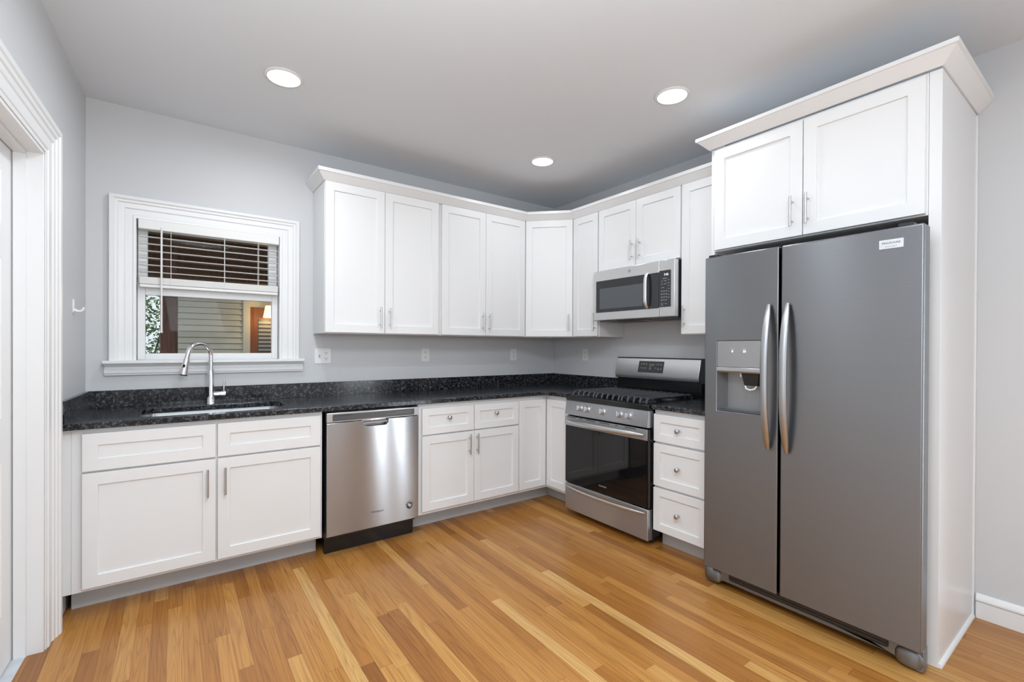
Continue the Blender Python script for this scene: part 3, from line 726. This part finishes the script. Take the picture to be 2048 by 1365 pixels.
# cooktop
ck = MB().box(A0, A1, -.664, -.075, .8785, .916).build('cooktop', 'black', rg, bevel=.006, seg=3)
for gi in range(3):
    g0 = A0+.035+gi*.237; g1 = g0+.232
    b = MB(); nb = 5
    for k in range(nb):
        x = g0+.012+(g1-g0-.024)*k/(nb-1)
        b.tube([(x, -.625, .917), (x, -.622, .934), (x, -.612, .945), (x, -.585, .949), (x, -.38, .949), (x, -.14, .949), (x, -.12, .944), (x, -.115, .917)], .0075, 8)
    for y in (-.575, -.365, -.16):
        b.tube([(g0, y, .945), (g1, y, .945)], .007, 8)
    b.build('grate', 'iron', ck, smooth=60)
for a, y, r_ in ((-.245, -.50, .045), (.245, -.50, .05), (-.245, -.24, .038), (.245, -.24, .042), (0, -.37, .05)):
    bn = MB().lathe([(r_+.012, .9155), (r_+.01, .922), (r_, .924)], (a, y, 0)).build('burner', 'iron', ck)
    MB().lathe([(r_, .9245), (r_+.001, .931), (r_-.008, .934), (.001, .9345)], (a, y, 0)).build('burner_cap', 'iron', bn)
# backguard
bg = MB().box(A0+.004, A1-.004, -.07, -.004, .88, 1.035).build('backguard', 'black', rg, bevel=.002)
bp = MB().prism([(-.006, 1.0355), (-.087, 1.0355), (-.1, 1.066), (-.066, 1.2), (-.006, 1.2)], 'x', A0-.002, A1-.006).build('display_panel', 'steel_b', bg, bevel=.003)
MB().prism([(-.004, 1.034), (-.088, 1.034), (-.1015, 1.066), (-.066, 1.204), (-.004, 1.206)], 'x', A1-.0055, A1+.001).build('end_cap', 'black', bg)
MB().box(A0-.002, A1-.006, -.068, -.006, 1.2005, 1.2065).build('top_edge', 'black', bg)
sl = (-.066+.1)/(1.2-1.066)
def onp(z, o=0.): return -.1+(z-1.066)*sl - o
ds = MB().prism([(onp(1.088), 1.088), (onp(1.088, .0015), 1.088), (onp(1.178, .0015), 1.178), (onp(1.178), 1.178)], 'x', 1.135-RC, 1.372-RC).build('display', 'mglass', bp)
ang = math.atan(sl)
text('clock', '12:00', .022, 'green', ds, (1.258-RC, onp(1.15, .002), 1.15), (rad(90)-ang, 0, 0), .0003)
b = MB()
for x, z, wd in ((1.165, 1.15, .014), (1.187, 1.15, .012), (1.21, 1.15, .014), (1.302, 1.15, .008), (1.322, 1.15, .014), (1.347, 1.15, .014),
              (1.162, 1.122, .008), (1.182, 1.118, .013), (1.206, 1.118, .013), (1.248, 1.128, .012), (1.25, 1.114, .02), (1.30, 1.12, .008), (1.325, 1.114, .018), (1.35, 1.116, .014)):
    for dz in (0, .006): b.add([(x-wd/2-RC, onp(z+dz, .0019), z+dz), (x+wd/2-RC, onp(z+dz, .0019), z+dz), (x+wd/2-RC, onp(z+dz+.003, .0019), z+dz+.003), (x-wd/2-RC, onp(z+dz+.003, .0019), z+dz+.003)], [(0, 1, 2, 3)])
b.build('button_marks', 'print', ds)

# ------------------------------------------------------------------ microwave
MC = 1.2955
mw = thing('microwave', 'stainless over range microwave under the short cabinet', 'microwave', (0, -MC, 1.5), RW2)
def ma(a): return a-MC
MB().box(ma(.919), ma(1.672), -.335, -.003, .006, .392).build('body', 'blackp', mw, bevel=.002)
md = MB().box(ma(.92), ma(1.5475), -.384, -.337, .0, .392).build('door', 'steel_m', mw, bevel=.004)
MB().prism(rrect(ma(.953), ma(1.547), .062, .312, .004), 'y', -.3865, -.3835).build('door_glass', 'mglass', md)
MB().prism(rrect(ma(.992), ma(1.412), .088, .25, .008), 'y', -.3873, -.3863).build('viewing_window', 'mwin', md)
hn = MB(); pts = []; rr_ = []
for k in range(17):
    t_ = k/16; e = abs(2*t_-1); pts.append((ma(1.454), -.392-.026*(1-e**6), .068+.248*t_)); rr_.append(.0135)
hn.tube(pts, rr_, 14, .5, up=(1, 0, 0)).build('handle', 'steel_b', md, smooth=60)
lg = MB().lathe([(.0125, 0), (.0125, .001), (.0108, .001), (.0108, .0002)], (ma(1.285), -.3842, .357), (0, -1, 0), 28).build('round_emblem', 'print', md)
text('emblem_letters', 'GE', .013, 'print', md, (ma(1.285), -.3846, .357), depth=.0003)
cpm = MB().box(ma(1.549), ma(1.672), -.384, -.337, .0, .392).build('control_panel', 'steel_m', mw, bevel=.004)
kp = MB().prism(rrect(ma(1.5495), ma(1.643), .067, .32, .004), 'y', -.3865, -.3835).build('keypad', 'mglass', cpm)
text('clock', '7:45', .021, 'glow', kp, (ma(1.607), -.3868, .29), depth=.0003)
b = MB()
for r_ in range(4):
    for k in range(3): b.prism(rrect(ma(1.572)+k*.0185-.0045, ma(1.572)+k*.0185+.0045, .112+r_*.0205, .119+r_*.0205, .002), 'y', -.3872, -.3863)
for x, z, wd in ((1.58, .2, .022), (1.575, .225, .012), (1.6, .225, .018), (1.575, .245, .012), (1.6, .245, .018), (1.595, .262, .035), (1.627, .13, .014), (1.627, .15, .014), (1.627, .17, .012), (1.627, .19, .014), (1.627, .21, .012), (1.627, .23, .014), (1.627, .25, .012), (1.575, .09, .016), (1.575, .08, .016), (1.605, .088, .014)):
    b.box(ma(x)-wd/2, ma(x)+wd/2, -.3872, -.3863, z, z+.0035)
b.build('key_marks', 'print', kp)
ud = MB().box(ma(.94), ma(1.65), -.33, -.03, -.006, .0055).build('underside', 'dgrey', mw, bevel=.002)
b = MB()
for x0 in (.98, 1.36): b.box(ma(x0), ma(x0+.25), -.25, -.08, -.008, -.006)
b.box(ma(1.12), ma(1.42), -.325, -.285, -.008, -.006)
b.build('grease_filter', 'blackp', ud)

# ------------------------------------------------------------------ refrigerator
FC = 2.6
fr = thing('refrigerator', 'tall stainless side by side refrigerator with ice dispenser', 'refrigerator', (0, -FC, 0), RW2)
def fa(a): return a-FC
MB().box(fa(2.118), fa(3.012), -.71, -.05, .03, 1.752).build('body', 'blackp', fr, bevel=.003)
FY = -.803
DX0, DX1, DZ0, DZ1 = 2.2195, 2.4515, .957, 1.3225
xs = [fa(2.15), fa(DX0), fa(DX1), fa(2.5255)]; zs = [.112, DZ0, DZ1, 1.768]
b = MB()
for yy_ in (FY, -.725):
    for i in range(3):
        for k in range(3):
            if i == 1 and k == 1: continue
            b.add([(xs[i], yy_, zs[k]), (xs[i+1], yy_, zs[k]), (xs[i+1], yy_, zs[k+1]), (xs[i], yy_, zs[k+1])], [(0, 1, 2, 3)])
def side_(p, q): b.add([(p[0], FY, p[1]), (q[0], FY, q[1]), (q[0], -.725, q[1]), (p[0], -.725, p[1])], [(0, 1, 2, 3)])
for i in range(3):
    side_((xs[i], zs[0]), (xs[i+1], zs[0])); side_((xs[i], zs[3]), (xs[i+1], zs[3])); side_((xs[0], zs[i]), (xs[0], zs[i+1])); side_((xs[3], zs[i]), (xs[3], zs[i+1]))
side_((xs[1], zs[1]), (xs[2], zs[1])); side_((xs[1], zs[2]), (xs[2], zs[2])); side_((xs[1], zs[1]), (xs[1], zs[2])); side_((xs[2], zs[1]), (xs[2], zs[2]))
ld = b.build('freezer_door', 'steel_f', fr, bevel=.004)
rd = MB().box(fa(2.5365), fa(3.053), FY, -.725, .112, 1.768).build('fresh_food_door', 'steel_f', fr, bevel=.007, seg=3)
def vhandle(parent, a, z0, z1, name='handle'):
    pts, rr_ = [], []
    for k in range(33):
        t_ = k/32; e = abs(2*t_-1)
        pts.append((fa(a), FY-.014-.047*(1-e**2.4), z0+(z1-z0)*t_)); rr_.append(.0165*(1-.55*e**9))
    MB().tube(pts, rr_, 18, .55, up=(1, 0, 0)).build(name, 'fhandle', parent, smooth=60)
vhandle(ld, 2.487, .80, 1.495); vhandle(rd, 2.571, .795, 1.495)
# dispenser
dp = MB()
x0, x1, z0, z1, yb_ = fa(DX0)+.0005, fa(DX1)-.0005, DZ0+.0005, 1.185, FY+.074
dp.add([(x0, FY+.002, z0), (x1, FY+.002, z0), (x1, FY+.002, z1), (x0, FY+.002, z1), (x0+.02, yb_, z0+.012), (x1-.004, yb_, z0+.012), (x1-.004, yb_, z1), (x0+.02, yb_, z1)],
       [(4, 5, 6, 7), (0, 4, 7, 3), (1, 2, 6, 5), (0, 1, 5, 4), (3, 7, 6, 2)])
dpo = dp.build('dispenser_cavity', 'cavity', ld, smooth=20)
fsn = MB().prism(rrect(x0+.001, x1-.001, 1.188, DZ1-.001, .006), 'y', FY+.001, FY+.05).build('dispenser_fascia', 'fascia', ld, bevel=.0015)
MB().prism([(FY+.001, 1.187), (FY-.006, 1.183), (FY-.006, 1.166), (FY+.004, 1.158), (FY+.05, 1.158), (FY+.05, 1.187)], 'x', x0+.001, x1-.001).build('dispenser_lip', 'steel', ld, bevel=.002)
text('freezer_temperature', '0', .017, 'glow', fsn, (fa(2.302), FY+.0006, 1.268), depth=.0004)
text('fridge_temperature', '35', .017, 'glow', fsn, (fa(2.364), FY+.0006, 1.268), depth=.0004)
for x, z, wd in ((2.302, 1.281, .02), (2.364, 1.281, .022)): MB().box(fa(x)-wd/2, fa(x)+wd/2, FY+.0002, FY+.0012, z, z+.0015).build('caption_mark', 'wplast', fsn)
for k in range(6): MB().box(fa(2.25+k*.034), fa(2.25+k*.034)+.010, FY+.0006, FY+.0012, 1.213, 1.2142).build('icon_mark', 'print', fsn)
noz = MB(); c_ = fa(2.385)
noz.add([(c_-.045, FY+.015, 1.158), (c_+.045, FY+.015, 1.158), (c_+.045, FY+.072, 1.158), (c_-.045, FY+.072, 1.158), (c_-.034, FY+.025, 1.095), (c_+.036, FY+.025, 1.095), (c_+.036, FY+.07, 1.095), (c_-.034, FY+.07, 1.095)],
        [(0, 1, 2, 3), (4, 7, 6, 5), (0, 4, 5, 1), (1, 5, 6, 2), (2, 6, 7, 3), (3, 7, 4, 0)]).build('ice_chute', 'blackp', dpo, bevel=.004)
MB().tube([(c_-.03, FY+.03, 1.093), (c_-.022, FY+.022, 1.080), (c_, FY+.018, 1.074), (c_+.02, FY+.022, 1.080), (c_+.026, FY+.03, 1.093)], .004, 8).build('dispenser_paddle', 'wplast', dpo)
MB().cyl((c_-.052, FY+.03, 1.158), (c_-.052, FY+.03, 1.138), .005, n=10).build('water_nozzle', 'wplast', dpo)
MB().box(x0+.004, x1-.003, FY+.004, yb_-.002, z0+.001, z0+.008).build('drip_tray', 'dgrey', dpo, bevel=.002)
# badge
bd = MB().prism(rrect(fa(2.912), fa(2.99), 1.686, 1.722, .002), 'y', FY-.0025, FY).build('badge', 'hsteel', rd, bevel=.0006)
text('brand_lettering', 'FRIGIDAIRE', .0118, 'dprint', bd, (fa(2.951), FY-.0028, 1.708), depth=.0003)
text('series_lettering', 'G A L L E R Y', .0065, 'dprint', bd, (fa(2.951), FY-.0028, 1.694), depth=.0003)
# bottom grille with rounded feet covers
gp = []
def feet_profile():
    lo, hi = [], []
    for k in range(61):
        t_ = k/60; a = 2.12+(3.045-2.12)*t_; e = min(a-2.12, 3.045-a)
        dip = .026*(1-min(1, max(0, (e-.05)/.06)))**1.5
        lo.append((fa(a), .034-dip)); hi.append((fa(a), .094))
    return lo + list(reversed(hi))
gr = MB().prism(feet_profile(), 'y', -.735, -.68).build('base_grille', 'steel_f', fr, bevel=.003)
b = MB().prism(rrect(fa(2.255), fa(2.935), .05, .09, .012), 'y', -.7365, -.7345)
b.build('grille_slot', 'blackp', gr)
for z in (.062, .076): MB().box(fa(2.262), fa(2.928), -.7385, -.736, z-.002, z+.002).build('louvre', 'dgrey', gr)
for x0_, x1_ in ((2.118, 2.215), (2.955, 3.045)):
    MB().lathe([(.001, 0), (.022, .0), (.03, .01), (.034, .03), (.034, .1)], (0, 0, 0), (0, 0, 1), 8) if False else None
    b = MB(); n = 10; m_ = 8; vs = []
    for i in range(n+1):
        u = i/n; x = fa(x0_)+(fa(x1_)-fa(x0_))*u; s_ = math.sin(math.pi*min(max(u, .0), 1))**.35
        for k in range(m_+1):
            a = rad(180*k/m_ - 90); vs.append((x, -.7345 - .018*s_*max(.0, math.cos(a)), .047 + .038*math.sin(a)*(.35+.65*s_)))
    fs = [(i*(m_+1)+k, i*(m_+1)+k+1, (i+1)*(m_+1)+k+1, (i+1)*(m_+1)+k) for i in range(n) for k in range(m_)]
    b.add(vs, fs).build('foot_cover', 'steel_f', gr, smooth=70)
for a in (2.18, 2.99): MB().box(fa(a-.025), fa(a+.025), -.78, -.60, 1.7685, 1.785).build('hinge_cover', 'blackp', fr, bevel=.004)
b = MB()
for a in (2.16, 2.97):
    for y in (-.6, -.12): b.cyl((fa(a), y, .0005), (fa(a), y, .03), .02, n=12)
b.build('roller', 'blackp', fr)

# ------------------------------------------------------------------ outside the window
SY = 3.4
tag(MB().box(-9, 6, .6, 14, -.75, -.7).build('ground', 'ground'), 'bare ground outside the window', 'ground', kind='structure')
n_ = thing('neighbouring_house', 'cream clapboard house wall seen through the window', 'house', (-2.6, SY, -.7))
b = MB(); z = 0.
while z < 2.9:
    b.box(-.5, .198, .055, .075, z, z+.0075)
    b.add([(-.5, -.02, z+.0075), (.198, -.02, z+.0075), (.198, .0, z+.0745), (-.5, .0, z+.0745), (-.5, .075, z+.0075), (.198, .075, z+.0075), (.198, .075, z+.0745), (-.5, .075, z+.0745)],
          [(0, 1, 2, 3), (0, 4, 5, 1), (3, 2, 6, 7), (0, 3, 7, 4), (1, 5, 6, 2), (4, 7, 6, 5)]); z += .0745
b.box(-.5, .198, .075, .1, 0, 2.95).build('clapboard', 'siding', n_, smooth=10)
MB().box(.198, .278, -.03, .1, 0, 2.95).build('corner_board', 'cream', n_, bevel=.003)
MB().box(.278, 1.6, 0.02, .12, 0, 2.95).build('door_wall', 'cream', n_)
nd = MB().box(.28, .80, -.005, .018, 0, 2.49).build('outside_door', 'edoor', n_, bevel=.003)
for z0, z1 in ((1.42, 1.86), (1.9, 2.345)):
    b = MB().box(.372, .53, -.009, -.004, z0, z1)
    pn = b.build('door_pane', 'dgrey', nd)
    b = MB(); q = z0+.02
    while q < z1-.03: b.box(.376, .526, -.013, -.0085, q, q+.03); q += .052
    b.build('pane_louvre', 'print', pn)
la = thing('porch_lantern', 'glowing amber wall lantern beside the outside door', 'lantern', (-2.105, SY-.1, 1.72))
MB().cyl((0, .09, .02), (0, 0, .02), .01).box(-.03, .03, .082, .0925, -.05, .08).build('bracket', 'blackp', la)
MB().lathe([(.04, .1), (.05, .095), (.078, -.06), (.073, -.06), (.045, .085)], n=20).build('shade', 'shade', la)
l = bpy.data.lights.new('lantern_light', 'POINT'); l.energy = 4.5; l.color = (1, .68, .32); l.shadow_soft_size = .06
lo = bpy.data.objects.new('lantern_light', l); COL.objects.link(lo); lo.location = (-2.105, SY-.25, 1.66)
tag(MB().box(-3.217, -3.097, 1.25, 1.37, -.7, 2.1095).build('porch_post', 'post', bevel=.008), 'thick brown wooden porch post outside the window', 'post')
pc = thing('porch_ceiling', 'dark brown boarded porch ceiling outside the upper sash', 'porch ceiling', (-2.2, 1.7, 2.06))
MB().box(-1.6, 3.0, -1.55, 1.69, .05, .09).build('boards', 'porch', pc)
for q in range(8): MB().box(-1.6, 3.0, -1.4+q*.4, -1.34+q*.4, -.03, .05).build('joist', 'porch', pc, bevel=.004)
def shrub(name, label, loc, w_, h_, seed):
    r_ = random.Random(seed); t = thing(name, label, 'shrub', loc, 0, 'shrubs beyond the porch')
    b = MB()
    for _ in range(9000):
        u, v, ww = r_.uniform(-1, 1), r_.uniform(-1, 1), r_.uniform(0, 1)
        if u*u+v*v > 1: continue
        c = Vector((u*w_, v*w_, .15+ww*h_)); a = Vector((r_.gauss(0, 1), r_.gauss(0, 1), r_.gauss(0, .6))).normalized()
        s_ = Vector((r_.gauss(0, 1), r_.gauss(0, 1), r_.gauss(0, 1))).cross(a).normalized(); q = r_.uniform(.02, .05)
        b.add([c-a*q, c+s_*q*.45, c+a*q, c-s_*q*.45], [(0, 1, 2, 3)])
    b.build('foliage', 'leaf', t)
    b = MB()
    for _ in range(6): b.tube([(r_.uniform(-.1, .1), r_.uniform(-.1, .1), 0), (r_.uniform(-.3, .3)*w_*2, r_.uniform(-.3, .3)*w_*2, h_*.8)], [.03, .012], 7)
    b.build('stem', 'bark', t)
shrub('garden_shrub', 'leafy green shrub left of the brown porch post', (-3.85, 5.6, -.7), 1.0, 2.9, 3)
